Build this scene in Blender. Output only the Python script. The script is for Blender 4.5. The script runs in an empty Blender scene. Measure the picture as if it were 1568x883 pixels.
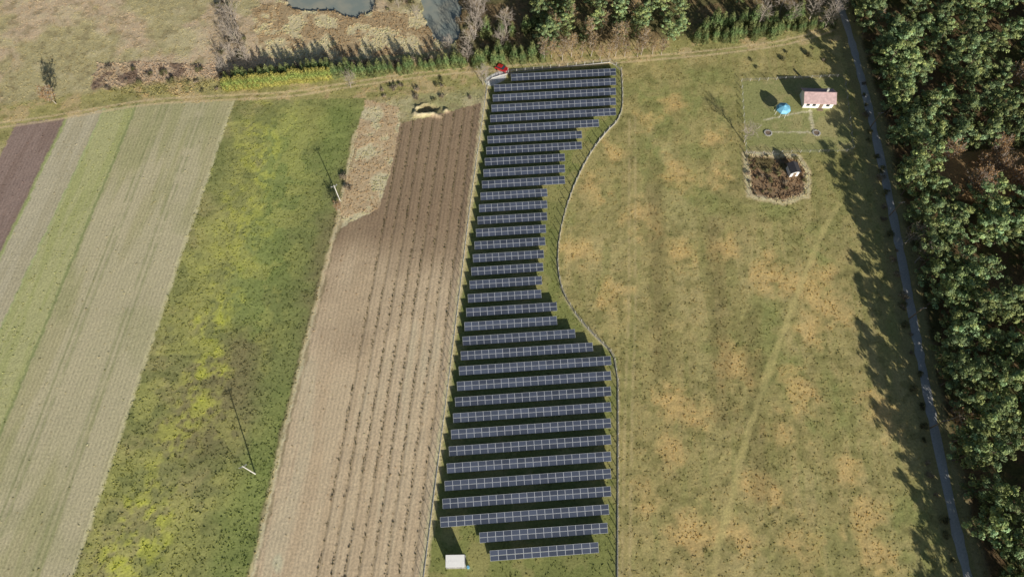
import bpy, bmesh, math, random
import numpy as np
from mathutils import Vector
rng=np.random.default_rng(7); random.seed(7)
# ------------------------------------------------------------------ survey plan
# The site was surveyed from one aerial plan sheet; G() rectifies a plan-sheet
# point to metres on the ground plane (x east-ish, y north-ish, z up).
H=150.0; TH=math.radians(63.7); F=1045.0
def G(u,v):
    x=(u-784.0)/F; y=-(v-441.5)/F
    t=H/(math.sin(TH)-y*math.cos(TH))
    return (x*t,(math.cos(TH)+y*math.sin(TH))*t)
def P(pts): return [G(*p) for p in pts]
K=1.66; DES=.07
def S(r,g,b,k=1.0):
    def l(c):
        c/=255.0
        return c/12.92 if c<=.04045 else ((c+.055)/1.055)**2.4
    a=np.array([l(r),l(g),l(b)]); L=a@np.array([.3,.6,.1])
    return (a*(1-DES)+L*DES)*K*k
A=math.radians(4.5)
def cross(x,y): return x*math.cos(A)-y*math.sin(A)

# ------------------------------------------------------------------ noise
_T=rng.random((256,256))
def vn(x,y,s,seed=0):
    x=x/s+seed*17.31; y=y/s+seed*9.17
    xi=np.floor(x).astype(int); yi=np.floor(y).astype(int)
    fx=x-xi; fy=y-yi; fx=fx*fx*(3-2*fx); fy=fy*fy*(3-2*fy)
    x0=xi&255;x1=(xi+1)&255;y0=yi&255;y1=(yi+1)&255
    return (_T[x0,y0]*(1-fx)+_T[x1,y0]*fx)*(1-fy)+(_T[x0,y1]*(1-fx)+_T[x1,y1]*fx)*fy
def fbm(x,y,s,o=4,seed=0):
    a=1.;t=0.;w=0.
    for k in range(o):
        t=t+a*vn(x,y,s/(2**k),seed+k*3); w+=a; a*=.55
    return t/w
def ss(a,b,v): 
    t=np.clip((v-a)/(b-a),0,1); return t*t*(3-2*t)
def inside(poly,x,y):
    r=np.zeros(x.shape,bool); n=len(poly)
    for i in range(n):
        x1,y1=poly[i];x2,y2=poly[(i+1)%n]
        if y1==y2: continue
        c=((y1>y)!=(y2>y))&(x<(x2-x1)*(y-y1)/(y2-y1)+x1)
        r^=c
    return r.astype(float)
def pdist(pts,x,y):
    d=np.full(x.shape,1e9)
    for (x1,y1),(x2,y2) in zip(pts[:-1],pts[1:]):
        dx=x2-x1;dy=y2-y1;t=np.clip(((x-x1)*dx+(y-y1)*dy)/(dx*dx+dy*dy),0,1)
        d=np.minimum(d,np.hypot(x-x1-t*dx,y-y1-t*dy))
    return d
def chaikin(p,n=2):
    for _ in range(n):
        q=[p[0]]
        for a,b in zip(p[:-1],p[1:]):
            q.append((a[0]*.75+b[0]*.25,a[1]*.75+b[1]*.25)); q.append((a[0]*.25+b[0]*.75,a[1]*.25+b[1]*.75))
        q.append(p[-1]); p=q
    return p
def resample(p,step):
    p=np.array(p); d=np.r_[0,np.cumsum(np.hypot(*np.diff(p,axis=0).T))]
    n=max(2,int(d[-1]/step)+1); s=np.linspace(0,d[-1],n)
    return np.c_[np.interp(s,d,p[:,0]),np.interp(s,d,p[:,1])]

# ------------------------------------------------------------------ layout lines
ROAD=chaikin(P([(1255,-60),(1288,10),(1312,90),(1346,230),(1376,370),(1402,510),(1433,670),(1482,890),(1530,1040)]),2)
_ry=np.array([p[1] for p in ROAD])[::-1]; _rx=np.array([p[0] for p in ROAD])[::-1]
def roadx(y): return np.interp(y,_ry,_rx)
TRACK=chaikin(P([(-200,215),(0,192),(100,178),(215,157),(330,150),(440,146),(520,132),(600,120),(700,108),(800,103),(900,97),(960,92),(1100,80),(1200,66),(1262,50),(1296,30)]),2)
FENCE_L=P([(648,890),(690,560),(722,300),(747,128)])
FENCE_R=P([(745,128),(758,116),(830,106),(900,100),(950,94),(954,150),(950,182),(925,205),(897,245),(872,300),(856,360),(853,410),(862,450),(885,488),(920,524),(946,548),(946,700),(945,890)])
FR_s=chaikin(FENCE_R,1)
SOLAR=FENCE_L+FENCE_R[1:]
F0=P([(24,190),(102,180),(0,392),(-120,640),(-300,640),(-120,420),(0,240)])
F1=P([(102,180),(160,167),(0,505),(-120,758),(-120,640),(0,392)])
F2=P([(160,167),(210,160),(0,664),(-80,856),(-120,758),(0,505)])
F3=P([(210,160),(357,155),(110,883),(56,1040),(-150,1040),(-80,856),(0,664)])
F4=P([(357,155),(560,150),(532,250),(515,345),(500,400),(470,520),(440,640),(385,883),(350,1040),(56,1040),(110,883)])
F5=P([(612,188),(660,178),(737,158),(722,300),(690,560),(648,883),(628,1040),(350,1040),(385,883),(440,640),(470,520),(500,400),(520,350),(580,318),(600,255)])
F5B=P([(560,152),(612,165),(612,188),(600,255),(580,318),(520,350),(518,330),(534,250)])
YARD=P([(1135,125),(1292,118),(1306,232),(1142,236)])
GARD=P([(1142,236),(1222,240),(1236,262),(1236,298),(1200,310),(1148,300)])
REED=P([(385,15),(425,0),(560,20),(640,15),(668,50),(690,78),(500,92),(400,88)])
P1=P([(425,-40),(560,-40),(578,16),(545,27),(500,14),(470,16),(440,8)])
P2=P([(636,-40),(700,-40),(706,20),(702,60),(688,68),(664,58),(650,30)])
SCRUB=P([(150,95),(330,98),(345,140),(215,150),(140,135)])
NORTH=P([(690,-200),(1300,-200),(1290,30),(1180,60),(1060,72),(900,88),(770,92),(700,95)])
ORANGE=P([(1425,235),(1640,225),(1640,310),(1440,305)])
MUST=P([(408,190),(395,280),(350,420),(326,500),(305,580),(262,690),(215,790),(170,900)])
DIAG=P([(1285,312),(1262,350),(1225,440),(1180,560),(1140,680),(1100,840),(1090,900)])
T2=P([(968,180),(968,480),(963,600),(958,890)])
opat=P([(1170,430),(1210,435),(1105,380),(935,240),(985,330),(1045,380),(1100,265),(1125,560),(1230,600),(1062,632),(990,762),(1060,822),(1035,615),(1140,830),(1322,790),(1340,850),(1155,745),(1222,830),(940,462),(1255,425),(1090,215),(1040,270),(990,180),(1030,160),(1275,470),(1240,500),(1295,730),(875,380),(905,280),(1030,690),(1190,760),(1200,660),(1180,420),(1060,640),(1240,440),(1350,630)])
CROP0=cross(*G(485,883))
CROPS=[CROP0+2.75*i for i in range(9)]

def survey(x,y):
    n1=fbm(x,y,16,4,1); n2=fbm(x,y,4.5,4,2); n3=fbm(x,y,1.1,3,3); n4=fbm(x,y,45,3,4); n5=fbm(x,y,2.0,4,71)
    wx=x+(fbm(x,y,2.5,3,5)-.5)*2.2; wy=y+(fbm(x,y,2.5,3,6)-.5)*2.2
    sx=x+(n3-.5)*.9; sy=y+(fbm(x,y,1.1,3,9)-.5)*.9
    c=cross(x,y)
    al=x*math.sin(A)+y*math.cos(A)
    st=fbm(c,al/14.0,1.6,3,11); st2=fbm(c,al/9.0,5.0,3,12)
    C=np.broadcast_to(S(156,146,106),x.shape+(3,)).copy()
    fur=np.zeros(x.shape); dens=np.full(x.shape,.5); tall=np.full(x.shape,.16); rough=np.full(x.shape,.8)
    def mix(col,m):
        nonlocal C
        m=m[...,None]; C=C*(1-m)+np.asarray(col)*m
    def setv(a,v,m): return a*(1-m)+v*m
    # rough pasture to the north-west
    mix(S(174,153,126),ss(.46,.58,n1)*.85); mix(S(134,134,88),ss(.52,.68,n4)*.65)
    mix(S(122,110,80),ss(.54,.68,n5)*.5); mix(S(182,170,134),ss(.54,.7,n2)*.4)
    m=inside(SCRUB,wx,wy); mix(S(164,144,120),m*.8); mix(S(120,102,86),m*ss(.5,.6,n2)); dens=setv(dens,1,m); tall=setv(tall,.35,m)
    m=inside(REED,wx,wy); mix(S(182,164,128),m); mix(S(150,130,98),m*ss(.46,.6,n2)); dens=setv(dens,.6,m); tall=setv(tall,.3,m)
    m=inside(NORTH,wx,wy); mix(S(98,92,60),m); mix(S(124,104,74),m*ss(.5,.6,n2)*.8); dens=setv(dens,.6,m)  # grove floor, toned dark with the trees' shade put into the colour
    # belt of grass beside the farm track
    d=pdist(TRACK,wx,wy); m=ss(9,6,d); mix(S(142,136,82),m*.85); mix(S(172,150,110),m*ss(.5,.62,n2)*.7); mix(S(114,112,64),m*ss(.54,.66,n5)*.5)
    # meadow east of the plant
    mead=inside(P([(955,95),(1100,84),(1305,60),(1560,1100),(840,1100),(840,300),(950,180)]),sx,sy)*(sx<roadx(sy)+2)
    mix(S(150,139,88),mead); mix(S(124,128,72),mead*ss(.42,.60,n1)*.8); mix(S(160,147,98),mead*ss(.5,.66,fbm(x,y,8,4,21))*.6)
    mix(S(130,121,74),mead*ss(.47,.64,st2)*.45); mix(S(132,129,76),mead*ss(.5,.6,st)*.55)
    mix(S(162,144,94),mead*ss(.53,.66,n2)*.35); mix(S(110,106,60),mead*ss(.54,.66,n5)*.5)
    g=np.zeros(x.shape)
    for i,(px,py) in enumerate(opat):
        r=2.7+1.7*((i*37)%10)/10
        g=np.maximum(g,ss(1.6,.0,np.hypot((x-px)/1.0,(y-py)/1.2)/r+(n2-.5)*2.4+(n5-.5)*1.8))
    mix(S(192,160,102),mead*g*.62); tall=setv(tall,.16,mead*g)
    for (u0,u1,v0,v1) in [(1088,1108,340,640),(1150,1165,480,760),(1000,1012,250,560)]:
        a=G(u0,v0);b=G(u1,v1); d=pdist([a,b],x,y)
        mix(S(106,96,60),mead*ss(3.2,.8,d+(n2-.5)*4)*.4)
    notrack=np.ones(x.shape)
    d=pdist(DIAG,sx,sy); mix(S(178,164,104),mead*ss(.9,.4,d+(n2-.5)*1.2)*.45); notrack*=1-mead*ss(1.0,.6,d)
    d=np.abs(pdist(T2,x,y)-.8); mix(S(172,154,110),mead*ss(.45,.2,d)*.4*ss(.35,.55,n2)); notrack*=1-mead*ss(.5,.3,d)*.7
    dens=setv(dens,.40,mead)*notrack; tall=setv(tall,.12,mead*(1-g))
    # arable strips in the west
    m=inside(F0,sx,sy); mix(S(132,113,103),m); mix(S(118,99,88),m*ss(.48,.6,st)*.5); fur=setv(fur,.4,m); dens=setv(dens,.03,m); rough=setv(rough,.35,m)
    m=inside(F1,sx,sy); mix(S(166,157,130),m); mix(S(152,143,113),m*ss(.46,.6,st)*.5); fur=setv(fur,.4,m); dens=setv(dens,.03,m); rough=setv(rough,.2,m)
    m=inside(F2,sx,sy); mix(S(150,151,98),m); mix(S(161,158,112),m*ss(.46,.6,st)*.7); fur=setv(fur,.2,m); dens=setv(dens,.12,m); rough=setv(rough,.3,m)
    m=inside(F3,sx,sy); mix(S(159,151,114),m); mix(S(148,145,102),m*ss(.48,.58,st)*.5); mix(S(170,160,129),m*ss(.5,.64,st2)*.7); mix(S(138,137,94),m*ss(.53,.66,n1)*.3)
    fur=setv(fur,.45,m); dens=setv(dens,.02,m); rough=setv(rough,.2,m)
    cb=cross(*G(110,883))
    for q in (-8.4,-6.9,-19.2,-17.7,-30.,-28.5):
        mix(S(116,120,78),m*ss(.4,.15,np.abs(c-cb-q))*.5*ss(.3,.5,n2))
    m=inside(F4,sx,sy); mix(S(129,130,76),m); mix(S(145,137,90),m*ss(.47,.6,n1)*.7); mix(S(106,112,64),m*ss(.5,.64,n2)*.5); mix(S(100,104,58),m*ss(.52,.66,n5)*.5)
    db=pdist(P([(500,300),(470,420),(430,540),(350,590),(330,640)]),x,y); mix(S(112,104,72),m*ss(17,4,db+(n2-.5)*12)*.7)
    dg=pdist(P([(440,200),(420,330),(385,470)]),x,y); mix(S(122,138,70),m*ss(9,2,dg+(n2-.5)*8)*.5)
    mix(S(110,126,62),m*ss(9,2,pdist(P([(520,180),(490,280),(440,420),(425,640),(370,850)]),x,y)+(n2-.5)*8)*.5)
    dm=pdist(MUST,x,y); mu=m*ss(8,0,dm+(n2-.5)*16)*ss(.42,.58,n3*.5+n5*.5); mix(S(168,168,74),mu*.6)
    for seg in ([(330,500),(305,600)],[(215,790),(170,900)],[(250,780),(225,860)]):
        dd=pdist(P(seg),x,y); mix(S(176,178,64),m*ss(5.5,0,dd+(n2-.5)*10)*ss(.44,.58,n5)*.55)
    mu2=m*ss(.52,.62,fbm(x,y,5,4,31))*ss(24,8,dm); mix(S(154,152,82),mu2*.5)
    dens=setv(dens,.6,m); tall=setv(tall,.16,m)
    m=inside(F5,sx,sy)
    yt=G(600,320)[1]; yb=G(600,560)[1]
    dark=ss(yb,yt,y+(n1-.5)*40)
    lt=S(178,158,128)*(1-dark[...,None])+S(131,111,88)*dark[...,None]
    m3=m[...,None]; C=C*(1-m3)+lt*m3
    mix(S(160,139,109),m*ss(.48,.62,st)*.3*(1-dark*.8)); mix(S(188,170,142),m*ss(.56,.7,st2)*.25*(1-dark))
    d=np.hypot((x-G(425,862)[0])/.8,(y-G(425,862)[1])/1.6); mix(S(192,174,144),m*ss(1.3,.3,d+(n2-.5)*2)*.6)
    fur=setv(fur,.5,m); dens=setv(dens,.02,m); rough=setv(rough,.3,m)
    tr=np.zeros(x.shape)
    for cc in CROPS:
        tr=np.maximum(tr,ss(.45,.1,np.abs(c-cc+(n2-.5)*.4)))
    tr=tr*m; mix(S(116,102,74),tr*.38)
    m=inside(F5B,sx,sy); mix(S(186,166,132),m); mix(S(154,132,100),m*ss(.46,.58,n2)*.6); dens=setv(dens,.7,m); tall=setv(tall,.2,m); fur=fur*(1-m)
    # field balks
    for (a,b,col,w) in [((102,180),(0,392),S(140,150,90),.5),((160,167),(0,505),S(150,158,104),.3),((210,160),(0,664),S(120,128,80),.4),((357,155),(110,883),S(180,172,132),.45)]:
        pa=G(*a);pb=G(*b);pb=(pb[0]+(pb[0]-pa[0])*.6,pb[1]+(pb[1]-pa[1])*.6)
        d=pdist([pa,pb],sx,sy); mix(col,ss(w*1.4,w*.4,d)*.8)
    d=pdist(P([(545,200),(515,345),(500,400),(470,520),(440,640),(385,883)]),sx,sy); mix(S(188,170,134),ss(.9,.3,d+(n2-.5)*1.2)*.7); mix(S(90,84,54),ss(.5,.2,np.abs(d-.8)+(n2-.4)*1.2)*.5)
    # solar plant
    m=inside(SOLAR,sx,sy); mix(S(118,121,66),m); mix(S(142,134,82),m*ss(.48,.6,n2)*.7); mix(S(102,108,58),m*ss(.5,.6,n1)*.5); fur=fur*(1-m); dens=setv(dens,.3,m); tall=setv(tall,.13,m); rough=setv(rough,.4,m)
    d=pdist(FENCE_L,sx,sy); mix(S(186,170,130),ss(1.1,.4,d)*.75)
    d=pdist(FR_s,x,y); mix(S(176,166,138),ss(.4,.2,d)*.5)
    # yard and garden
    m=inside(YARD,x,y); mix(S(130,130,80),m); mix(S(150,140,94),m*ss(.48,.62,n2)*.7); dens=setv(dens,.2,m); tall=setv(tall,.1,m); rough=setv(rough,.4,m)
    for seg,w in [([(1170,184),(1240,170)],.25),([(1240,170),(1246,202)],.5),([(1176,203),(1250,203)],.22)]:
        mix(S(188,178,152),ss(w*1.5,w*.6,pdist(P(seg),sx,sy))*.6)
    m=inside(GARD,x,y); mix(S(128,106,80),m); mix(S(98,88,58),m*ss(.48,.6,n2)); dens=setv(dens,1,m); tall=setv(tall,.35,m)
    d=pdist(GARD+[GARD[0]],sx,sy); mix(S(198,174,136),ss(1.3,.5,d)*.8)
    # farm track ruts
    d=np.abs(pdist(TRACK,x+(n2-.5)*.8,y)-.85); mix(S(184,164,126),ss(.55,.2,d)*.65)
    d=pdist(P([(765,117),(752,124)]),x,y); mix(S(190,186,172),ss(2.2,1.6,d))
    # forest floor and road verge
    rx=roadx(y); v=x-rx
    m=ss(4.5,3,np.abs(v)+(n2-.5)*3); mix(S(134,124,82),m*.8)
    m=ss(2.5,4.5,v+(n2-.5)*3); mix(S(96,78,54),m); mix(S(76,76,44),m*ss(.47,.6,n2)*.8); dens=setv(dens,.2,m)
    m=inside(ORANGE,wx,wy); mix(S(160,130,90),m*.8)
    # ---- relief
    h=((n2-.5)*.26+(n3-.5)*.14)*rough+(n1-.5)*.25
    h=h-tr*.1
    px,py=G(655,166); nb=fbm(x,y,2.2,3,61)
    r=np.hypot((x-px)/1.7,(y-py))+(nb-.5)*3.0
    ring=ss(1.5,0,np.abs(r-2.5))*ss(.40,.58,fbm(x,y,4,2,62)); h=h+ring*.8-ss(1.8,.6,r)*.6
    mix(S(192,172,138),ring*.8); mix(S(120,106,78),ss(1.9,.8,r)*.7)
    rm=ss(3.0,1.6,np.abs(v)); h=h*(1-rm)-rm*.02
    for pp in (P1,P2):
        m=inside(pp,wx,wy); h=h*(1-m)-m*1.2; mix(S(60,62,50),m)
    dens=dens*(1-rm)
    return np.clip(C,.004,.72),fur,h,dens,tall

# ------------------------------------------------------------------ mesh helpers
def mk(name,V,Fa,mats=(),midx=None,col=None,smooth=False,attr=None,link=True,parent=None):
    V=np.asarray(V,np.float32); Fa=np.asarray(Fa,np.int32); k=Fa.shape[1]
    me=bpy.data.meshes.new(name)
    me.vertices.add(len(V)); me.vertices.foreach_set('co',V.ravel())
    me.loops.add(Fa.size); me.loops.foreach_set('vertex_index',Fa.ravel())
    me.polygons.add(len(Fa)); me.polygons.foreach_set('loop_start',np.arange(0,Fa.size,k,dtype=np.int32))
    for m in mats: me.materials.append(m)
    if midx is not None: me.polygons.foreach_set('material_index',np.asarray(midx,np.int32))
    me.update(calc_edges=True)
    me.polygons.foreach_set('use_smooth',np.full(len(Fa),smooth))
    if col is not None:
        a=me.color_attributes.new('Col','FLOAT_COLOR','POINT')
        c4=np.ones((len(V),4),np.float32); c4[:,:3]=col; a.data.foreach_set('color',c4.ravel())
    if attr:
        for n,v in attr.items():
            a=me.attributes.new(n,'FLOAT','POINT'); a.data.foreach_set('value',np.asarray(v,np.float32).ravel())
    me.validate()
    if not link: return me
    ob=bpy.data.objects.new(name,me); bpy.context.scene.collection.objects.link(ob)
    if parent: ob.parent=parent
    return ob
def empty(name,loc=(0,0,0),rot=0):
    e=bpy.data.objects.new(name,None); e.location=loc; e.rotation_euler=(0,0,rot); e.empty_display_size=.5
    bpy.context.scene.collection.objects.link(e); return e
def inst(name,me,loc,rot=0,sc=1,parent=None,tilt=0):
    o=bpy.data.objects.new(name,me); o.location=loc; o.rotation_euler=(tilt*math.cos(rot*3),tilt*math.sin(rot*5),rot)
    o.scale=sc if hasattr(sc,'__len__') else (sc,sc,sc)
    bpy.context.scene.collection.objects.link(o)
    if parent: o.parent=parent
    return o
class MB:
    def __init__(s): s.V=[];s.F=[];s.M=[];s.C=[];s.n=0
    def add(s,V,Fc,m=0,c=(1,1,1)):
        V=np.asarray(V,float).reshape(-1,3);Fc=np.asarray(Fc,int).reshape(-1,4)
        s.V.append(V);s.F.append(Fc+s.n);s.M.append(np.full(len(Fc),m))
        c=np.asarray(c,float)
        if c.ndim==1: c=np.tile(c,(len(V),1))
        s.C.append(c); s.n+=len(V)
    def box(s,cx,cy,cz,lx,ly,lz,m=0,rot=0,c=(1,1,1)):
        v=np.array([[i,j,k] for k in(-.5,.5) for j in(-.5,.5) for i in(-.5,.5)])*[lx,ly,lz]
        cr,sr=math.cos(rot),math.sin(rot)
        v=np.c_[v[:,0]*cr-v[:,1]*sr,v[:,0]*sr+v[:,1]*cr,v[:,2]]+[cx,cy,cz]
        s.add(v,[[0,2,3,1],[4,5,7,6],[0,1,5,4],[2,6,7,3],[0,4,6,2],[1,3,7,5]],m,c)
    def tube(s,p0,p1,r0,r1,n=5,m=0,c=(1,1,1),cap=False):
        p0=np.array(p0,float);p1=np.array(p1,float);d=p1-p0;L=np.linalg.norm(d)
        if L<1e-6:return
        d/=L;a=np.cross(d,[0,0,1.]) if abs(d[2])<.95 else np.cross(d,[1.,0,0]);a/=np.linalg.norm(a);b=np.cross(d,a)
        t=np.arange(n)/n*2*math.pi; ring=np.cos(t)[:,None]*a+np.sin(t)[:,None]*b
        i=np.arange(n);j=(i+1)%n
        s.add(np.r_[p0+ring*r0,p1+ring*r1],np.c_[i,j,j+n,i+n],m,c)
        if cap and n%2==0:
            s.add(np.r_[p1+ring*r1,[p1]],[[k,(k+1)%n,(k+2)%n,n] for k in range(0,n,2)],m,c)
    def leaves(s,Cn,size,m=1,c=None,up=.35,elong=1.,nd=None,spread=.45):
        n=len(Cn)
        if nd is None:
            nr=rng.normal(size=(n,3)); nr[:,2]=np.abs(nr[:,2])+up
        else:
            nr=nd/(np.linalg.norm(nd,axis=1)[:,None]+1e-6)+rng.normal(size=(n,3))*spread
        nr/=np.linalg.norm(nr,axis=1)[:,None]
        t=rng.normal(size=(n,3)); a=np.cross(nr,t);a/=np.linalg.norm(a,axis=1)[:,None];b=np.cross(nr,a)
        sz=(size*(.6+.8*rng.random(n)))[:,None]
        V=np.stack([Cn-a*sz*elong,Cn-b*sz*.6,Cn+a*sz*elong,Cn+b*sz*.6],1).reshape(-1,3)
        if c is None:c=np.ones((n,3))
        s.add(V,np.arange(4*n).reshape(n,4),m,np.repeat(c,4,axis=0))
    def arrays(s): return np.concatenate(s.V),np.concatenate(s.F),np.concatenate(s.M),np.concatenate(s.C)
    def mesh(s,name,mats,smooth=False):
        V,Fc,M,C=s.arrays(); return mk(name,V,Fc,mats,M,C,smooth,link=False)
    def obj(s,name,mats,parent=None,smooth=False):
        V,Fc,M,C=s.arrays(); return mk(name,V,Fc,mats,M,C,smooth,parent=parent)

# ------------------------------------------------------------------ materials
def newmat(name):
    m=bpy.data.materials.new(name); m.use_nodes=True; nt=m.node_tree
    return m,nt,nt.nodes['Principled BSDF']
def N(nt,t,**k):
    n=nt.nodes.new(t)
    for a,b in k.items(): setattr(n,a,b)
    return n
def setspec(b,v): b.inputs['Specular IOR Level'].default_value=v
def simple(name,col,rough=.7,nscale=3.0,var=.25,spec=.3,metal=0,bump=0):
    m,nt,b=newmat(name); tc=N(nt,'ShaderNodeTexCoord'); no=N(nt,'ShaderNodeTexNoise'); no.inputs['Scale'].default_value=nscale; no.inputs['Detail'].default_value=6
    nt.links.new(tc.outputs['Object'],no.inputs['Vector'])
    mr=N(nt,'ShaderNodeMapRange'); mr.inputs['From Min'].default_value=.3; mr.inputs['From Max'].default_value=.7; mr.inputs['To Min'].default_value=1-var; mr.inputs['To Max'].default_value=1+var
    nt.links.new(no.outputs['Fac'],mr.inputs['Value'])
    mx=N(nt,'ShaderNodeVectorMath',operation='SCALE'); mx.inputs[0].default_value=col
    nt.links.new(mr.outputs[0],mx.inputs['Scale']); nt.links.new(mx.outputs[0],b.inputs['Base Color'])
    b.inputs['Roughness'].default_value=rough; setspec(b,spec); b.inputs['Metallic'].default_value=metal
    if bump:
        bp=N(nt,'ShaderNodeBump'); bp.inputs['Strength'].default_value=1; bp.inputs['Distance'].default_value=bump
        nt.links.new(no.outputs['Fac'],bp.inputs['Height']); nt.links.new(bp.outputs[0],b.inputs['Normal'])
    return m
def foliage(name,tint,hv=.25,transl=.25):
    m,nt,b=newmat(name); at=N(nt,'ShaderNodeAttribute',attribute_name='Col'); oi=N(nt,'ShaderNodeObjectInfo')
    mr=N(nt,'ShaderNodeMapRange'); mr.inputs['To Min'].default_value=1-hv; mr.inputs['To Max'].default_value=1+hv
    nt.links.new(oi.outputs['Random'],mr.inputs['Value'])
    mu=N(nt,'ShaderNodeVectorMath',operation='MULTIPLY'); mu.inputs[1].default_value=tint
    nt.links.new(at.outputs['Color'],mu.inputs[0])
    sc=N(nt,'ShaderNodeVectorMath',operation='SCALE'); nt.links.new(mu.outputs[0],sc.inputs[0]); nt.links.new(mr.outputs[0],sc.inputs['Scale'])
    nt.links.new(sc.outputs[0],b.inputs['Base Color']); b.inputs['Roughness'].default_value=.65; setspec(b,.15)
    tr=N(nt,'ShaderNodeBsdfTranslucent'); nt.links.new(sc.outputs[0],tr.inputs['Color'])
    ms=N(nt,'ShaderNodeMixShader'); ms.inputs[0].default_value=transl
    out=[n for n in nt.nodes if n.type=='OUTPUT_MATERIAL'][0]
    nt.links.new(b.outputs[0],ms.inputs[1]); nt.links.new(tr.outputs[0],ms.inputs[2]); nt.links.new(ms.outputs[0],out.inputs['Surface'])
    return m
def ground_mat():
    m,nt,b=newmat('ground_soil_grass'); L=nt.links.new
    at=N(nt,'ShaderNodeAttribute',attribute_name='Col'); fu=N(nt,'ShaderNodeAttribute',attribute_name='fur')
    tc=N(nt,'ShaderNodeTexCoord')
    n1=N(nt,'ShaderNodeTexNoise'); n1.inputs['Scale'].default_value=2.0; n1.inputs['Detail'].default_value=7; n1.inputs['Roughness'].default_value=.75
    L(tc.outputs['Object'],n1.inputs['Vector'])
    n2=N(nt,'ShaderNodeTexNoise'); n2.inputs['Scale'].default_value=.55; n2.inputs['Detail'].default_value=5
    L(tc.outputs['Object'],n2.inputs['Vector'])
    dt=N(nt,'ShaderNodeVectorMath',operation='DOT_PRODUCT'); dt.inputs[1].default_value=(math.cos(A),-math.sin(A),0); L(tc.outputs['Object'],dt.inputs[0])
    a1=N(nt,'ShaderNodeMath',operation='MULTIPLY_ADD'); L(n2.outputs['Fac'],a1.inputs[0]); a1.inputs[1].default_value=.35; L(dt.outputs['Value'],a1.inputs[2])
    a2=N(nt,'ShaderNodeMath',operation='MULTIPLY'); L(a1.outputs[0],a2.inputs[0]); a2.inputs[1].default_value=2*math.pi/.92
    sn=N(nt,'ShaderNodeMath',operation='SINE'); L(a2.outputs[0],sn.inputs[0])
    f=N(nt,'ShaderNodeMath',operation='MULTIPLY'); L(sn.outputs[0],f.inputs[0]); L(fu.outputs['Fac'],f.inputs[1])
    r1=N(nt,'ShaderNodeMapRange'); r1.inputs['From Min'].default_value=.3; r1.inputs['From Max'].default_value=.7; r1.inputs['To Min'].default_value=.66; r1.inputs['To Max'].default_value=1.34
    L(n1.outputs['Fac'],r1.inputs['Value'])
    g=N(nt,'ShaderNodeMath',operation='MULTIPLY_ADD'); L(f.outputs[0],g.inputs[0]); g.inputs[1].default_value=.08; L(r1.outputs[0],g.inputs[2])
    sc=N(nt,'ShaderNodeVectorMath',operation='SCALE'); L(at.outputs['Color'],sc.inputs[0]); L(g.outputs[0],sc.inputs['Scale'])
    L(sc.outputs[0],b.inputs['Base Color']); b.inputs['Roughness'].default_value=.95; setspec(b,.05)
    hh=N(nt,'ShaderNodeMath',operation='MULTIPLY_ADD'); L(f.outputs[0],hh.inputs[0]); hh.inputs[1].default_value=.25; L(n1.outputs['Fac'],hh.inputs[2])
    bp=N(nt,'ShaderNodeBump'); bp.inputs['Strength'].default_value=.6; bp.inputs['Distance'].default_value=.12
    L(hh.outputs[0],bp.inputs['Height']); L(bp.outputs[0],b.inputs['Normal'])
    return m
M_ground=ground_mat()
M_bark=simple('bark',(.16,.12,.085),.9,6,.3)
M_bark_pale=simple('pale_bark',(.42,.36,.30),.85,6,.25)
M_needle=foliage('pine_needles',(.30,.375,.175),.32,.2)
M_thuja=foliage('thuja_foliage',(.44,.46,.13),.15)
M_spruce=foliage('spruce_needles',(.24,.30,.115),.25)
M_leaf=foliage('autumn_leaves',(.50,.37,.22),.25)
M_tuft=foliage('grass_blades',(1,1,1),0,.4)
M_alu=simple('aluminium_frame',(.46,.48,.51),.5,3,.1,.4,.1)
M_steel=simple('galvanised_steel',(.35,.36,.37),.5,5,.15,.5,.4)
M_conc=simple('pale_concrete',(.52,.50,.46),.9,4,.2,.2)
M_white=simple('white_render',(.86,.85,.82),.8,2,.04,.3)
M_roof=simple('roof_tiles',(.60,.43,.41),.75,1.5,.18,.3)
M_dark=simple('dark_slate_roof',(.08,.075,.08),.6,3,.2,.4)
M_glassd=simple('window_glass',(.03,.04,.05),.12,3,.1,.6)
M_red=simple('red_car_paint',(.50,.02,.02),.3,3,.05,.6)
M_tyre=simple('tyre_rubber',(.03,.03,.03),.8,8,.1)
M_blue=simple('blue_tarpaulin',(.22,.55,.76),.5,2,.15,.4)
M_wood=simple('timber',(.26,.19,.13),.85,6,.25)
M_pole=simple('concrete_pole',(.66,.64,.60),.85,5,.12)
M_road=simple('gravel_surface',(.50,.49,.47),.92,2.5,.14,.2,0,.02)
def pvmat():
    m,nt,b=newmat('photovoltaic_glass'); L=nt.links.new
    at=N(nt,'ShaderNodeAttribute',attribute_name='Col')
    mu=N(nt,'ShaderNodeVectorMath',operation='MULTIPLY'); mu.inputs[1].default_value=(.062,.074,.105); L(at.outputs['Color'],mu.inputs[0])
    L(mu.outputs[0],b.inputs['Base Color']); b.inputs['Roughness'].default_value=.18; setspec(b,.5)
    return m
M_pv=pvmat()
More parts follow.
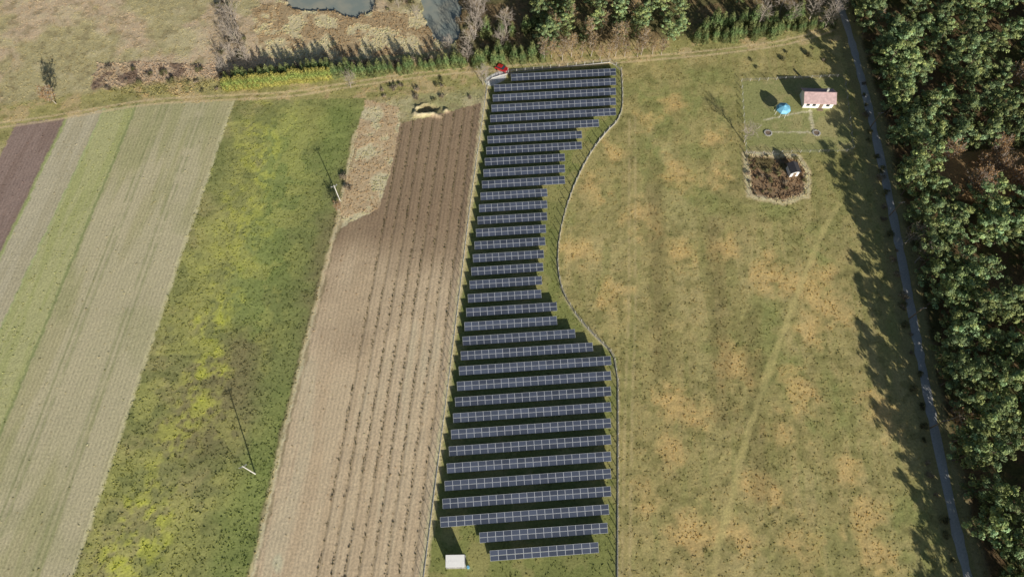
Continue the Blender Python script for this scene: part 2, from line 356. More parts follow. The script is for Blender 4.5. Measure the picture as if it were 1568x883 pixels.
def water():
    m,nt,b=newmat('pond_water'); L=nt.links.new
    tc=N(nt,'ShaderNodeTexCoord'); no=N(nt,'ShaderNodeTexNoise'); no.inputs['Scale'].default_value=.18; no.inputs['Detail'].default_value=5; L(tc.outputs['Object'],no.inputs['Vector'])
    cr=N(nt,'ShaderNodeValToRGB'); cr.color_ramp.elements[0].position=.4; cr.color_ramp.elements[0].color=(.30,.34,.30,1); cr.color_ramp.elements[1].position=.62; cr.color_ramp.elements[1].color=(.44,.43,.34,1)
    L(no.outputs['Fac'],cr.inputs[0]); L(cr.outputs[0],b.inputs['Base Color']); b.inputs['Roughness'].default_value=.1
    n2=N(nt,'ShaderNodeTexNoise'); n2.inputs['Scale'].default_value=2.5; L(tc.outputs['Object'],n2.inputs['Vector'])
    bp=N(nt,'ShaderNodeBump'); bp.inputs['Distance'].default_value=.02; L(n2.outputs['Fac'],bp.inputs['Height']); L(bp.outputs[0],b.inputs['Normal'])
    return m
M_water=water()

# ------------------------------------------------------------------ ground sheet
X0,X1,Y0,Y1,ST=-185.,195.,-35.,222.,.36
gx=np.arange(X0,X1,ST); gy=np.arange(Y0,Y1,ST); nx,ny=len(gx),len(gy)
XX,YY=np.meshgrid(gx,gy); C,fur,h,dens,tall=survey(XX,YY)
V=np.c_[XX.ravel(),YY.ravel(),h.ravel()]
i=np.arange((ny-1)*(nx-1)); r=i//(nx-1); q=i%(nx-1); a=r*nx+q
mk('ground',V,np.c_[a,a+1,a+nx+1,a+nx],[M_ground],None,C.reshape(-1,3),True,{'fur':fur.ravel()})
xe0,xe1,ye0,ye1=X0+1,gx[-1]-1,Y0+1,gy[-1]-1; B=4000
V=np.array([(-B,-B),(B,-B),(B,B),(-B,B),(xe0,ye0),(xe1,ye0),(xe1,ye1),(xe0,ye1)]); V=np.c_[V,np.full(8,-.3)]
mk('ground_countryside',V,[[0,1,5,4],[1,2,6,5],[2,3,7,6],[3,0,4,7]],[M_ground],None,np.tile(S(125,122,78),(8,1)),False,{'fur':np.zeros(8)})

def ribbon(name,pts,w,z,mat):
    p=resample(pts,2.0); t=np.gradient(p,axis=0); t/=np.linalg.norm(t,axis=1)[:,None]; n=np.c_[-t[:,1],t[:,0]]
    ww=w/2*(1+.1*rng.normal(size=len(p)))[:,None]
    cols=[p+n*ww,p+n*ww*.33,p-n*ww*.33,p-n*ww]; zs=[z-.03,z+.03,z+.03,z-.03]
    V=np.concatenate([np.c_[c_,np.full(len(p),zz)] for c_,zz in zip(cols,zs)]); m=len(p); i=np.arange(m-1)
    Fc=np.concatenate([np.c_[i+k*m,i+(k+1)*m,i+(k+1)*m+1,i+k*m+1] for k in range(3)])
    return mk(name,V,Fc,[mat],smooth=True)
ribbon('gravel_road',ROAD,2.05,.05,M_road)
for pp in (P1,P2):
    xs=[p[0] for p in pp];ys=[p[1] for p in pp]
    mk('pond',[(min(xs)-2,min(ys)-2,-.42),(max(xs)+2,min(ys)-2,-.42),(max(xs)+2,max(ys)+2,-.42),(min(xs)-2,max(ys)+2,-.42)],[[0,1,2,3]],[M_water])

# ------------------------------------------------------------------ grass / weed tufts
def tufts(name,x,y,hh,col,zz,wid=.22,nb=3):
    n=len(x); Vs=[];Cs=[]
    for k in range(nb):
        a=rng.random(n)*math.pi*2; w=wid*(.6+.8*rng.random(n)); lean=rng.normal(size=(n,2))*.5*hh[:,None]
        ox=rng.normal(size=n)*.12; oy=rng.normal(size=n)*.12
        p0=np.c_[x+ox-np.cos(a)*w,y+oy-np.sin(a)*w,zz-.04]; p1=np.c_[x+ox+np.cos(a)*w,y+oy+np.sin(a)*w,zz-.04]
        p2=np.c_[x+ox+lean[:,0],y+oy+lean[:,1],zz+hh*(.7+.6*rng.random(n))]
        Vs.append(np.stack([p0,p1,p2],1).reshape(-1,3)); Cs.append(np.repeat(col*(.8+.4*rng.random(n))[:,None],3,axis=0))
    V=np.concatenate(Vs); Cc=np.clip(np.concatenate(Cs),0,.75)
    return mk(name,V,np.arange(len(V)).reshape(-1,3),[M_tuft],None,Cc)
n=300000
x=rng.uniform(-172,175,n); y=rng.uniform(-5,190,n)
C_,f_,h_,d_,t_=survey(x,y)
k=rng.random(n)<d_*.7*(.3+1.4*fbm(x,y,6,3,41))
tufts('meadow_grass',x[k],y[k],t_[k]*(.4+.8*rng.random(k.sum())),C_[k]*1.12,h_[k])
xs=[];ys=[]
for cc in CROPS:
    al=np.arange(-10,150,.42); al=al+rng.normal(size=len(al))*.15
    c2=cc+rng.normal(size=len(al))*.1
    xs.append(c2*math.cos(A)+al*math.sin(A)); ys.append(-c2*math.sin(A)+al*math.cos(A))
x=np.concatenate(xs);y=np.concatenate(ys); k=(inside(F5,x,y)>0)&(rng.random(len(x))<.28+1.5*(fbm(x,y,5,3,51)-.3))
x=x[k];y=y[k]; hzz=survey(x,y)[2]
tufts('crop_row_stubble',x,y,.14+.18*rng.random(len(x)),np.tile(S(96,90,58),(len(x),1)),hzz,.16)

# ------------------------------------------------------------------ trees
def pine(seed,hh=10.,R=2.8,bare=.24):
    global rng
    rng=np.random.default_rng(seed); b=MB(); lean=rng.normal(size=2)*.25
    tp=lambda z: np.array([lean[0]*(z/hh)**2,lean[1]*(z/hh)**2,z])
    zs=np.linspace(-.3,hh*.96,7)
    for z0,z1 in zip(zs[:-1],zs[1:]): b.tube(tp(z0),tp(z1),.17*(1-z0/hh)+.03,.17*(1-z1/hh)+.03,6,0)
    nl=24
    for q in range(nl):
        f=bare+(1-bare)*(q+rng.random())/nl
        z=f*hh; t=(f-bare)/(1-bare)
        L=R*(math.sin(math.pi*min(1,.25+t*.76))**.7)*(.6+.65*rng.random())*(1 if t<.85 else .7)
        a=q*2.4+rng.normal()*.4; rise=.12+.5*t
        p0=tp(z); d=np.array([math.cos(a),math.sin(a),rise]); p1=p0+d*L
        b.tube(p0,p1,.05,.015,3,0)
        nc=max(2,int(L/.85))
        for g in range(nc):
            s=(g+1)/nc; cpos=p0+d*L*s+rng.normal(size=3)*.2
            nq=int(28+14*rng.random()); rad=.52+.25*rng.random()
            u=rng.normal(size=(nq,3)); u[:,2]=np.abs(u[:,2])*.8-.15; u/=np.linalg.norm(u,axis=1)[:,None]; u*=rad*rng.random((nq,1))**.25; u[:,2]*=.75
            tone=(.55+.75*rng.random())*(.65+.5*s); hue=rng.random()  # random clump tone, darkened towards the trunk: inner-crown shade painted in
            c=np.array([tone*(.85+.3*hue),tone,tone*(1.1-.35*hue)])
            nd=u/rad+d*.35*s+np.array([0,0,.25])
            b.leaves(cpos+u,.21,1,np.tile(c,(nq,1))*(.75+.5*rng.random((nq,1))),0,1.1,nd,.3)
    cpos=tp(hh*.97)+rng.normal(size=(50,3))*[.35,.35,.4]; b.leaves(cpos,.2,1,np.tile([1.1,1.2,.9],(50,1)),0,1,(cpos-tp(hh*.9)),.4)
    return b
def cone(seed,hh=4.5,R=1.1,dens=1400,lo=.03,q=.15):
    global rng
    rng=np.random.default_rng(seed); b=MB(); b.tube((0,0,-.2),(0,0,hh*.9),.1,.02,5,0)
    f=1-np.sqrt(rng.random(dens)); a=rng.random(dens)*6.283; z=hh*(lo+(1-lo)*f)
    lob=1+.22*np.sin(a*3+f*7+seed)+.18*np.sin(a*7-f*13+seed*2)+.14*np.sin(f*40)
    r=R*(1-f)**.62*lob*(1-.35*rng.random(dens)**2)
    p=np.c_[np.cos(a)*r,np.sin(a)*r,z]+rng.normal(size=(dens,3))*.09
    t=.6+.4*rng.random(dens)+.25*np.sin(a*5+f*9+seed); b.leaves(p,q,1,np.c_[t*(1+.15*np.sin(f*9)),t,t],0,1,np.c_[np.cos(a),np.sin(a),np.full(dens,.5)],.45)
    for _ in range(14):
        aa=rng.random()*6.28; z=rng.uniform(.1,.8)*hh; rr=R*(1-z/hh)**.8; b.tube((0,0,z),(math.cos(aa)*rr,math.sin(aa)*rr,z+.1),.03,.01,3,0)
    return b
def bare(seed,hh=7.,R=2.2,leafp=0.,leafc=(1,1,1),tw=.022):
    global rng
    rng=np.random.default_rng(seed); b=MB(); lc=[]
    zs=np.linspace(-.2,hh*.9,6); of=np.cumsum(rng.normal(size=(6,2))*.12,axis=0)
    tp=lambda z: np.array([np.interp(z,zs,of[:,0]),np.interp(z,zs,of[:,1]),z])
    for z0,z1 in zip(zs[:-1],zs[1:]): b.tube(tp(z0),tp(z1),.14*(1-z0/hh)+.02,.14*(1-z1/hh)+.02,5,0)
    for q in range(20):
        f=.22+.75*(q+rng.random())/20; p0=tp(f*hh); a=q*2.4+rng.normal()*.3
        L=R*(1.1-abs(f-.5)*1.0)*(.7+.4*rng.random()); d=np.array([math.cos(a),math.sin(a),.9+.5*rng.random()])*L*.8; p1=p0+d
        b.tube(p0,p1,.05,.02,3,0)
        for g in range(6):
            s=.3+.7*(g+1)/6; s0=p0+d*s; dd=d/np.linalg.norm(d)+rng.normal(size=3)*.6; e=s0+dd*L*.38; b.tube(s0,e,.03,.014,3,0)
            for w in range(4):
                s1=s0+(e-s0)*rng.uniform(.3,1); e1=s1+(dd+rng.normal(size=3)*.7)*L*.2; b.tube(s1,e1,tw,.012,3,0)
                if rng.random()<leafp: lc.append(e1); lc.append((s1+e1)/2)
    if lc:
        lc=np.repeat(np.array(lc),3,axis=0); lc+=rng.normal(size=lc.shape)*.14
        c=np.tile(leafc,(len(lc),1))*(.5+.9*rng.random((len(lc),1))); b.leaves(lc,.13,1,c)
    return b
def bush(seed,hh=1.3,R=1.1,n_=420):
    global rng
    rng=np.random.default_rng(seed); b=MB()
    for _ in range(16):
        a=rng.random()*6.28; r=R*rng.uniform(.3,.9); b.tube((0,0,-.1),(math.cos(a)*r,math.sin(a)*r,hh*rng.uniform(.5,1)),.03,.01,3,0)
    for _ in range(12):
        a=rng.random()*6.28; r=R*.75*math.sqrt(rng.random()); z=hh*rng.uniform(.25,.8)*(1-.4*r/R)
        u=rng.normal(size=(n_//12,3)); u/=np.linalg.norm(u,axis=1)[:,None]; u*=.42*rng.random((len(u),1))**.4
        t=.5+.9*rng.random(); b.leaves(np.array([math.cos(a)*r,math.sin(a)*r,z])+u,.11,1,np.full((len(u),3),t)*(.8+.4*rng.random((len(u),1))),0,1,u,.5)
    return b
M_shrub=foliage('shrub_foliage',(.26,.25,.12),.3); M_shrub2=foliage('dry_shrub',(.44,.36,.25),.3)
pines=[pine(100+i,hh=9.3+(i%4)*.7,R=2.6+.25*(i%4)).mesh('pine_tree',[M_bark,M_needle]) for i in range(8)]
spruces=[cone(200+i,4.6+.5*i,1.3,1500).mesh('spruce_tree',[M_bark,M_spruce]) for i in range(4)]
thujas=[cone(210+i,4.1+.2*i,.95,1200,q=.13).mesh('thuja_tree',[M_bark,M_thuja]) for i in range(3)]
bares=[bare(300+i).mesh('bare_tree',[M_bark_pale,M_leaf]) for i in range(4)]
larch=[bare(320+i,9.,1.6,.5,(.95,.92,.75),.03).mesh('larch_tree',[M_bark_pale,M_leaf]) for i in range(3)]
orng=[bare(340+i,5.5,1.9,.4,(1.08,.90,.70),.03).mesh('autumn_birch_tree',[M_bark_pale,M_leaf]) for i in range(3)]
bushes=[bush(400+i).mesh('shrub',[M_bark,M_shrub]) for i in range(3)]+[bush(410+i).mesh('shrub',[M_bark_pale,M_shrub2]) for i in range(3)]
rng=np.random.default_rng(77)
R_=random.Random(5)
forest=empty('pine_forest'); cnt=0
y=-30.
while y<225:
    x=roadx(y)+3.4; off=0
    while x<190:
        dense=x<roadx(y)+9
        px=x+R_.uniform(-2.3,2.3)*(.6 if dense else 1); py=y+R_.uniform(-2.4,2.4); x+=4.0 if dense else 6.1
        v=px-float(roadx(py))
        if v<2.4 or R_.random()<(.0 if dense else .10): continue
        inor=inside(ORANGE,np.array([px]),np.array([py]))[0]>0
        edge=v<8
        if inor or (R_.random()<.05):
            inst('autumn_birch',R_.choice(orng),(px,py,-.1),R_.uniform(0,6.28),R_.uniform(.8,1.35),forest); 
            if inor: inst('autumn_birch',R_.choice(orng),(px+2.2,py+1.5,-.1),R_.uniform(0,6.28),R_.uniform(.6,1.1),forest)
        elif edge:
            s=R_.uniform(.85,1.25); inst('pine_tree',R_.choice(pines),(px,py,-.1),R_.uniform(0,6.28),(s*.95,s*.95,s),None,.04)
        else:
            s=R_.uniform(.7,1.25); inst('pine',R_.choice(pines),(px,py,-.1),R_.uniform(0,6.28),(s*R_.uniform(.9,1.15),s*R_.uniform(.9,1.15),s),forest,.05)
        cnt+=1
    y+=5.2
def scatter(poly,step,fn,keep=1.):
    xs=[p[0] for p in poly];ys=[p[1] for p in poly]
    y=min(ys)
    while y<max(ys):
        x=min(xs)
        while x<max(xs):
            px=x+R_.uniform(-.4,.4)*step;py=y+R_.uniform(-.4,.4)*step
            if R_.random()<keep and inside(poly,np.array([px]),np.array([py]))[0]>0: fn(px,py)
            x+=step
        y+=step
grove=empty('northern_grove')
scatter(P([(828,82),(1058,70),(1062,-140),(800,-140)]),4.7,lambda a,b_: inst('pine',R_.choice(pines),(a,b_,-.1),R_.uniform(0,6),R_.uniform(.55,.9),grove,.05),.82)
scatter(P([(840,84),(1050,74),(1050,20),(840,20)]),6,lambda a,b_: inst('bare_birch',R_.choice(larch),(a,b_,-.1),R_.uniform(0,6),R_.uniform(.7,1.0),grove,.05),.6)
scatter(P([(1062,12),(1270,0),(1250,-140),(1062,-140)]),4.6,lambda a,b_: inst('pine',R_.choice(pines),(a,b_,-.1),R_.uniform(0,6),R_.uniform(.6,.9),grove,.05),.8)
scatter(P([(700,10),(800,10),(800,-140),(700,-140)]),5,lambda a,b_: inst('bare_birch',R_.choice(bares+orng),(a,b_,-.1),R_.uniform(0,6),R_.uniform(.8,1.2),grove),.6)
def line(a,b,step,fn,jit=.3):
    a=G(*a);b=G(*b);L=math.hypot(b[0]-a[0],b[1]-a[1]);n=int(L/step)
    for i in range(n+1):
        t=i/max(1,n); fn(a[0]+(b[0]-a[0])*t+R_.uniform(-jit,jit),a[1]+(b[1]-a[1])*t+R_.uniform(-jit,jit))
line((832,92),(1015,84),2.6,lambda a,b_: inst('larch_tree',R_.choice(larch),(a,b_,-.1),R_.uniform(0,6),R_.uniform(.6,.95)),.9)
hedge=empty('thuja_hedge')
line((347,136),(505,119),.95,lambda a,b_: inst('thuja',R_.choice(thujas),(a,b_,-.1),R_.uniform(0,6),R_.uniform(1.0,1.25),hedge),.2)
line((349,139),(420,131),1.2,lambda a,b_: inst('thuja',R_.choice(thujas),(a,b_,-.1),R_.uniform(0,6),R_.uniform(.5,.8),hedge),.3)
line((350,124),(505,109),1.9,lambda a,b_: inst('spruce',R_.choice(spruces),(a,b_,-.1),R_.uniform(0,6),R_.uniform(.7,1.1),hedge),.5)
line((515,117),(735,99),1.9,lambda a,b_: inst('spruce_tree',R_.choice(spruces),(a,b_,-.1),R_.uniform(0,6),R_.uniform(.6,1.15)),.7)
line((350,112),(700,92),2.8,lambda a,b_: inst('shrub',R_.choice(bushes),(a,b_,-.05),R_.uniform(0,6),R_.uniform(.8,1.8)),1.2)
line((740,98),(830,90),2.6,lambda a,b_: inst('spruce_tree',R_.choice(spruces),(a,b_,-.1),R_.uniform(0,6),R_.uniform(.8,1.2)),.5)
line((745,85),(830,80),3.2,lambda a,b_: inst('spruce_tree',R_.choice(spruces),(a,b_,-.1),R_.uniform(0,6),R_.uniform(.8,1.3)),.8)
line((745,55),(820,45),3.6,lambda a,b_: inst('spruce_tree',R_.choice(spruces),(a,b_,-.1),R_.uniform(0,6),R_.uniform(.8,1.3)),1.2)
line((1068,64),(1190,52),2.4,lambda a,b_: inst('spruce_tree',R_.choice(spruces),(a,b_,-.1),R_.uniform(0,6),R_.uniform(.8,1.25)),.8)
line((1072,46),(1215,34),2.9,lambda a,b_: inst('spruce_tree',R_.choice(spruces),(a,b_,-.1),R_.uniform(0,6),R_.uniform(1.0,1.6)),1.0)
line((1190,50),(1270,40),1.6,lambda a,b_: inst('spruce_tree',R_.choice(spruces),(a,b_,-.05),R_.uniform(0,6),R_.uniform(.5,.8)),.8)
for (u,v,s) in [(356,60,.9),(366,45,1.1),(372,80,1.),(358,98,.9),(350,35,.8),(345,112,.7),(380,100,.8),(720,80,1.),(726,60,1.2),(732,40,1.2),(716,95,.8),(722,25,1.1),(740,20,1.),(768,75,.9),(775,50,1.),(1160,40,1.1),(1210,38,.9),(1240,30,1.1),(1262,45,1.0),(1140,218,.9),(1385,372,1.0),(1402,402,1.05),(740,130,.8),(537,135,.75),(745,118,.6),(688,80,.7),(640,30,.6),(610,12,.5),(1270,25,1.1),(1195,20,1.2)]:
    a,b_=G(u,v); inst('bare_tree',R_.choice(bares),(a,b_,-.1),R_.uniform(0,6),s)
for (u,v,s) in [(86,160,1.0),(520,322,.55),(1455,640,.9),(1530,780,.8)]:
    a,b_=G(u,v); inst('autumn_birch_tree',R_.choice(orng),(a,b_,-.1),R_.uniform(0,6),s)
scr=empty('scrub_thicket')
def sh(a,b_): inst('shrub_clump',R_.choice(bushes),(a,b_,-.05),R_.uniform(0,6),R_.uniform(.5,1.3),scr)
scatter(SCRUB,3.4,sh,.5); scatter(P([(560,132),(738,118),(738,150),(640,158),(560,150)]),2.8,sh,.5)
scatter(GARD,2.1,lambda a,b_: inst('shrub_clump',R_.choice(bushes),(a,b_,-.05),R_.uniform(0,6),R_.uniform(.4,.85),scr),.5)
scatter(P([(320,0),(345,0),(395,100),(345,110)]),2.6,sh,.5); scatter(P([(700,20),(830,10),(830,80),(700,90)]),3.,sh,.5); scatter(P([(1130,84),(1250,70),(1290,110),(1140,118)]),3.6,sh,.4)
line((1330,130),(1395,470),4,lambda a,b_: sh(a-2.0,b_),1.2); line((1395,470),(1465,860),4,lambda a,b_: sh(a-2.,b_),1.2)
scatter(P([(560,0),(640,0),(640,20),(575,22)]),2.5,sh,.5); scatter(P([(535,190),(560,190),(530,340),(512,345)]),3,sh,.25)

# ------------------------------------------------------------------ photovoltaic rows
E=math.radians(4.2); e=np.array([math.cos(E),math.sin(E),0]); tilt=math.radians(20)
up=np.array([-math.sin(E)*math.cos(tilt),math.cos(E)*math.cos(tilt),math.sin(tilt)]); nn=np.cross(e,up)
rights=[943]*5+[917,891,891,865,865,865,838,838,838,836,835,833,832,830,829,853,853,881,908]+[936]*9+[933,931,917]
starts={0:783,34:735,35:751}
MW,MH=1.66,1.03
for i in range(36):
    Yl=150*(.908-.02454*(i-1)); 
    fl=np.array(G(757,143)),np.array(G(675,808)); t=(Yl-fl[0][1])/(fl[1][1]-fl[0][1]); Xl=fl[0][0]+(fl[1][0]-fl[0][0])*t
    phi=math.atan2(H,Yl); vy=F*math.tan(phi-TH)+441.5
    rx=G(rights[i],vy-11)[0]; s0=0
    if i in starts: s0=(G(starts[i],vy-3)[0]-Xl)/e[0]
    Ln=(rx-Xl)/e[0]-s0; n=max(3,round(Ln/MW)); sx=Ln/n
    O=np.array([Xl,Yl,.62])+e*s0
    b=MB()
    def pt(s,t_,d=0): return O+e*s+up*t_+nn*d
    def slab(s0_,s1_,t0_,t1_,d0,d1,m,c=(1,1,1)):
        v=[pt(s,t_,d) for d in(d0,d1) for t_ in(t0_,t1_) for s in(s0_,s1_)]
        b.add(v,[[0,2,3,1],[4,5,7,6],[0,1,5,4],[2,6,7,3],[0,4,6,2],[1,3,7,5]],m,c)
    for kk in range(2):
        t0=kk*(MH+.03)
        slab(0,n*sx,t0,t0+MH-.01,-.04,0,0)
        rt=.85+.3*R_.random()
        for j in range(n):
            tone=rt*(.8+.4*R_.random()); c=(tone,tone,tone*1.02)
            b.add([pt(j*sx+.045,t0+.045,.004),pt((j+1)*sx-.045,t0+.045,.004),pt((j+1)*sx-.045,t0+MH-.055,.004),pt(j*sx+.045,t0+MH-.055,.004)],[[0,1,2,3]],1,c)
    nP=max(2,int(n*sx/3.3))
    for j in range(nP+1):
        s=.4+(n*sx-.8)*j/nP
        a_=pt(s,.35,-.1);c_=pt(s,1.75,-.1)
        b.tube((a_[0],a_[1],-.2),a_,.045,.045,4,2); b.tube((c_[0],c_[1],-.2),c_,.045,.045,4,2)
        b.tube(pt(s,.1,-.08),pt(s,2.0,-.08),.035,.035,4,2)
    for t_ in(.35,1.75): b.tube(pt(.1,t_,-.07),pt(n*sx-.1,t_,-.07),.03,.03,4,2)
    b.obj('solar_panel_row',[M_alu,M_pv,M_steel])

# ------------------------------------------------------------------ fences
def fence(name,pts,hh=1.7,step=2.5,plinth=.2,post=.09,wires=6,mp=M_conc):
    p=resample(pts,step); b=MB()
    for k,(a,c) in enumerate(zip(p[:-1],p[1:])):
        z0=0.; d=math.atan2(c[1]-a[1],c[0]-a[0]); L=math.hypot(*(c-a)); m_=(a+c)/2
        if plinth: b.box(m_[0],m_[1],.06,L-post,.07,plinth+.12,0,d)
        b.box(a[0],a[1],hh/2-.1,post,post,hh+.2,0,d)
        for w in range(wires):
            zz=.35+(hh-.4)*w/max(1,wires-1); b.tube((a[0],a[1],zz),(c[0],c[1],zz),.010,.010,3,1)
    b.box(p[-1][0],p[-1][1],hh/2-.1,post,post,hh+.2,0,0)
    return b.obj(name,[mp,M_steel])
fence('wire_mesh_fence',FENCE_L,1.5,2.5,.08,.07)
fence('wire_mesh_fence',FR_s,1.5,2.5,.24,.11)
fence('garden_fence',YARD+[YARD[0]],1.2,2.5,0,.09,5,M_conc)
fence('garden_fence',GARD+[GARD[0]],1.1,2.2,0,.1,4,M_wood)

# ------------------------------------------------------------------ poles
def upole(u,v,hh=6.6,rot=.4,mp=None):
    x,y=G(u,v); b=MB(); z=-.2
    b.tube((0,0,z),(0,0,hh),.15,.09,8,0,cap=True)
    b.box(0,0,hh-.35,1.7,.11,.11,1,0)
    for q in(-.75,0,.75): b.tube((q,0,hh-.28),(q,0,hh+.0),.05,.04,6,0,cap=True)
    b.tube((-.6,0,hh-.4),(0,0,hh-1.1),.03,.03,4,1); b.tube((.6,0,hh-.4),(0,0,hh-1.1),.03,.03,4,1)
    o=b.obj('utility_pole',[mp or M_pole,M_steel]); o.location=(x,y,0); o.rotation_euler=(0,0,rot)
upole(391,725,8.0,.5);upole(521,308,7.2,.5)
for u,v in[(1332,196),(1362,330),(1392,488),(1424,655)]: upole(u,v,6.5,.1,M_wood)

# ------------------------------------------------------------------ house
hx,hy=G(1251,166); ho=empty('white_house',(hx,hy+2.4,0),math.radians(-2))
w,d,z=8.2,4.8,2.4; rz=3.7
b=MB()
b.box(0,-d/2+.1,z/2,w,.2,z);b.box(0,d/2-.1,z/2,w,.2,z);b.box(-w/2+.1,0,z/2,.2,d-.4,z);b.box(w/2-.1,0,z/2,.2,d-.4,z)
for sx_ in(-1,1):
    xx=sx_*(w/2-.02); b.add([(xx,-d/2,z),(xx,0,z),(xx,d/2,z),(xx,0,rz-.05)],[[0,1,2,3]])
b.obj('walls',[M_white],ho)
b=MB()
for s_ in(-1,1):
    y0,z0=s_*(d/2+.45),z-.22; v=[(-w/2-.4,y0,z0),(w/2+.4,y0,z0),(w/2+.4,0,rz),(-w/2-.4,0,rz)]
    v2=[(a_[0],a_[1],a_[2]+.12) for a_ in v]; b.add(v+v2,[[0,1,2,3],[4,5,6,7],[0,1,5,4],[0,3,7,4],[1,2,6,5]])
    for k in range(1,9):
        t=k/9; yy=y0*(1-t); zz=z0*(1-t)+rz*t; b.box(0,yy,zz+.125,w+.8,.05,.04)
b.box(0,0,rz+.13,w+.8,.25,.1); b.obj('roof',[M_roof],ho)
b=MB()
for xx in(-2.9,-1.2,2.6): b.box(xx,-d/2-.012,1.35,.9,.05,.9)
b.obj('windows',[M_glassd],ho)
b=MB(); b.box(.8,-d/2-.014,1.0,.95,.06,2.0); b.box(.8,-d/2-.5,.08,1.6,.95,.16); b.obj('door',[M_wood],ho)
b=MB(); b.box(1.9,.5,rz+.35,.5,.5,1.2); b.box(1.9,.5,rz+.98,.6,.6,.08); b.obj('chimney',[M_conc],ho)
sx0,sy0=G(1212,264); so=empty('garden_shed',(sx0,sy0,0),math.radians(8))
b=MB(); b.box(0,0,1.0,2.3,2.8,2.0); b.obj('walls',[M_white],so)
b=MB(); 
for s_ in(-1,1):
    v=[(s_*1.45,-1.7,1.9),(s_*1.45,1.7,1.9),(0,1.7,2.7),(0,-1.7,2.7)]; v2=[(a_[0],a_[1],a_[2]+.1) for a_ in v]; b.add(v+v2,[[0,1,2,3],[4,5,6,7],[0,1,5,4],[0,3,7,4],[1,2,6,5]])
for yy in(-1.41,1.41): b.add([(-1.15,yy,2.0),(0,yy,2.0),(1.15,yy,2.0),(0,yy,2.66)],[[0,1,2,3]])
b.obj('roof',[M_dark],so)
b=MB(); b.box(0,-1.42,.85,.8,.06,1.7); b.obj('door',[M_wood],so)
gx0,gy0=G(1196,176); go=empty('blue_gazebo',(gx0,gy0+.5,0),.3)
b=MB(); n=8
for k in range(n):
    a0=k/n*6.283;a1=(k+1)/n*6.283; prof=[(2.0,1.8),(2.05,2.2),(1.5,2.8),(.6,3.15),(.05,3.55)]
    for (r0,z0),(r1,z1) in zip(prof[:-1],prof[1:]):
        b.add([(math.cos(a0)*r0,math.sin(a0)*r0,z0),(math.cos(a1)*r0,math.sin(a1)*r0,z0),(math.cos(a1)*r1,math.sin(a1)*r1,z1),(math.cos(a0)*r1,math.sin(a0)*r1,z1)],[[0,1,2,3]],0,(1,1,1))
b.obj('canopy',[M_blue],go)
b=MB()
for k in range(n): a0=k/n*6.283; b.tube((math.cos(a0)*1.9,math.sin(a0)*1.9,-.1),(math.cos(a0)*1.9,math.sin(a0)*1.9,1.95),.05,.05,5)
b.obj('legs',[M_white],go)
b=MB(); b.tube((0,0,0),(0,0,.75),.1,.1,6); b.tube((0,0,.72),(0,0,.78),.8,.8,12,cap=True); b.obj('table',[M_wood],go)
for (u,v) in[(1176,204),(1250,204)]:
    x,y=G(u,v); b=MB()
    for k in range(14): a0=k/14*6.283; b.box(x+math.cos(a0)*.95,y+math.sin(a0)*.95,.08,.36,.3,.22+.08*R_.random(),0,a0)
    b.tube((x,y,-.1),(x,y,.10),.85,.85,12,1,cap=True); b.obj('stone_ring',[M_conc,M_wood])

# transformer station
tx,ty=G(698,868); to=empty('transformer_station',(tx,ty+1.0,0),math.radians(1))
b=MB(); b.box(0,0,1.15,3.4,1.9,2.3); b.obj('walls',[M_white],to)
b=MB()
v=[(-1.9,-1.15,2.32),(1.9,-1.15,2.32),(1.9,1.15,2.72),(-1.9,1.15,2.72)]; v2=[(a_[0],a_[1],a_[2]+.1) for a_ in v]
b.add(v+v2,[[0,1,2,3],[4,5,6,7],[0,1,5,4],[0,3,7,4],[1,2,6,5],[3,2,6,7]])
for q in range(-4,5): b.box(q*.42,0,2.64,.03,.5,.03)
b.obj('roof',[M_white],to)
b=MB(); b.box(-.8,-.97,1.0,1.0,.05,1.9); b.box(.7,-.97,1.0,1.2,.05,1.9); 
for k in range(5): b.box(1.72,0,.5+.3*k,.05,1.0,.08)
b.obj('doors',[M_steel],to)
b=MB(); b.box(0,0,-.02,4.0,2.5,.2); b.obj('plinth',[M_conc],to)
x,y=G(717,868); b=MB(); b.tube((x,y,-.05),(x,y,.45),.3,.32,12,0); b.tube((x,y,.45),(x,y,.92),.32,.3,12,0,cap=True); b.tube((x,y,.44),(x,y,.48),.34,.34,12,0); b.obj('blue_barrel',[M_blue],None)

# red car
cx,cy=G(768,107); co=empty('parked_car',(cx,cy,.0),math.radians(-28))
def prism(name,prof,w,mat,par,topw=None,bev=.06):
    bm=bmesh.new(); L=[];Rr=[]
    zmin=min(p[1] for p in prof);zmax=max(p[1] for p in prof)
    for(x,z) in prof:
        ww=w if topw is None else w+(topw-w)*(z-zmin)/(zmax-zmin)
        L.append(bm.verts.new((x,-ww/2,z)));Rr.append(bm.verts.new((x,ww/2,z)))
    bm.faces.new(L);bm.faces.new(Rr[::-1]); n=len(prof)
    for k in range(n): bm.faces.new((L[k],Rr[k],Rr[(k+1)%n],L[(k+1)%n]))
    bmesh.ops.recalc_face_normals(bm,faces=bm.faces)
    if bev: bmesh.ops.bevel(bm,geom=list(bm.edges),offset=bev,segments=2,affect='EDGES')
    me=bpy.data.meshes.new(name);bm.to_mesh(me);me.materials.append(mat);o=bpy.data.objects.new(name,me);bpy.context.scene.collection.objects.link(o);o.parent=par
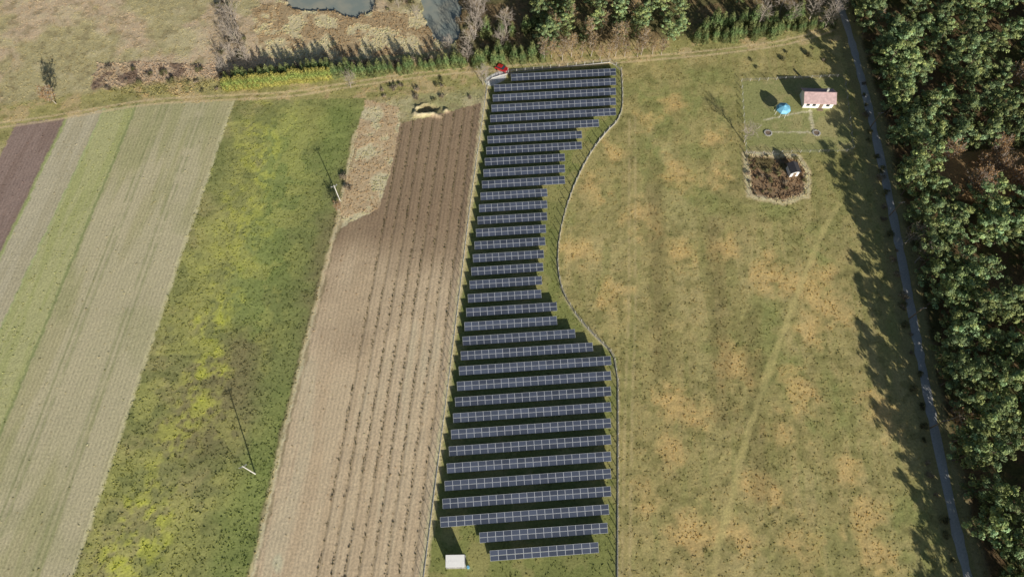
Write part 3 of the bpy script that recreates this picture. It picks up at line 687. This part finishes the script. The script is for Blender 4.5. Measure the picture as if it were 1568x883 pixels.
prism('body',[(-1.85,.3),(1.8,.3),(1.9,.6),(1.75,.85),(.9,.98),(-1.7,1.0),(-1.9,.7)],1.7,M_red,co)
prism('cabin_glass',[(-1.55,.95),(.95,.95),(.3,1.42),(-1.2,1.44)],1.55,M_glassd,co,1.2,.04)
prism('roof',[(-1.23,1.42),(.33,1.40),(.2,1.5),(-1.1,1.51)],1.25,M_red,co,1.1,.03)
b=MB()
for xx in(-1.2,1.2):
    for s_ in(-1,1): b.tube((xx,s_*.64,.32),(xx,s_*.88,.32),.32,.32,14,0,cap=True)
b.obj('wheels',[M_tyre],co)
b=MB(); b.box(1.84,-.55,.66,.12,.35,.16); b.box(1.84,.55,.66,.12,.35,.16); b.obj('headlights',[M_white],co)

# ------------------------------------------------------------------ light, sky, camera
EL=math.radians(20); AZ=math.radians(26)
ts=Vector((math.sin(AZ)*math.cos(EL),-math.cos(AZ)*math.cos(EL),math.sin(EL)))
sl=bpy.data.lights.new('sun','SUN'); sl.energy=5; sl.angle=math.radians(.5); sl.color=(1,.955,.87)
so_=bpy.data.objects.new('sun',sl); so_.rotation_euler=(-ts).to_track_quat('-Z','Y').to_euler(); so_.location=(50,-80,90); bpy.context.scene.collection.objects.link(so_)
w_=bpy.data.worlds.new('World'); bpy.context.scene.world=w_; w_.use_nodes=True; nt=w_.node_tree
sk=nt.nodes.new('ShaderNodeTexSky'); sk.sky_type='NISHITA'; sk.sun_disc=False; sk.sun_elevation=EL; sk.sun_rotation=math.pi-AZ
bg=nt.nodes['Background']; bg.inputs[1].default_value=.055; nt.links.new(sk.outputs[0],bg.inputs[0])
cam=bpy.data.cameras.new('camera'); cam.sensor_width=36; cam.lens=36*F/1568; cam.clip_end=9000; cam.clip_start=.5
co_=bpy.data.objects.new('camera',cam); co_.location=(0,0,H); co_.rotation_euler=(math.pi/2-TH,0,0); bpy.context.scene.collection.objects.link(co_)
sc=bpy.context.scene; sc.camera=co_
sc.view_settings.view_transform='Standard'; sc.view_settings.look='None'; sc.view_settings.exposure=0
print('trees',cnt,'objects',len(bpy.data.objects))
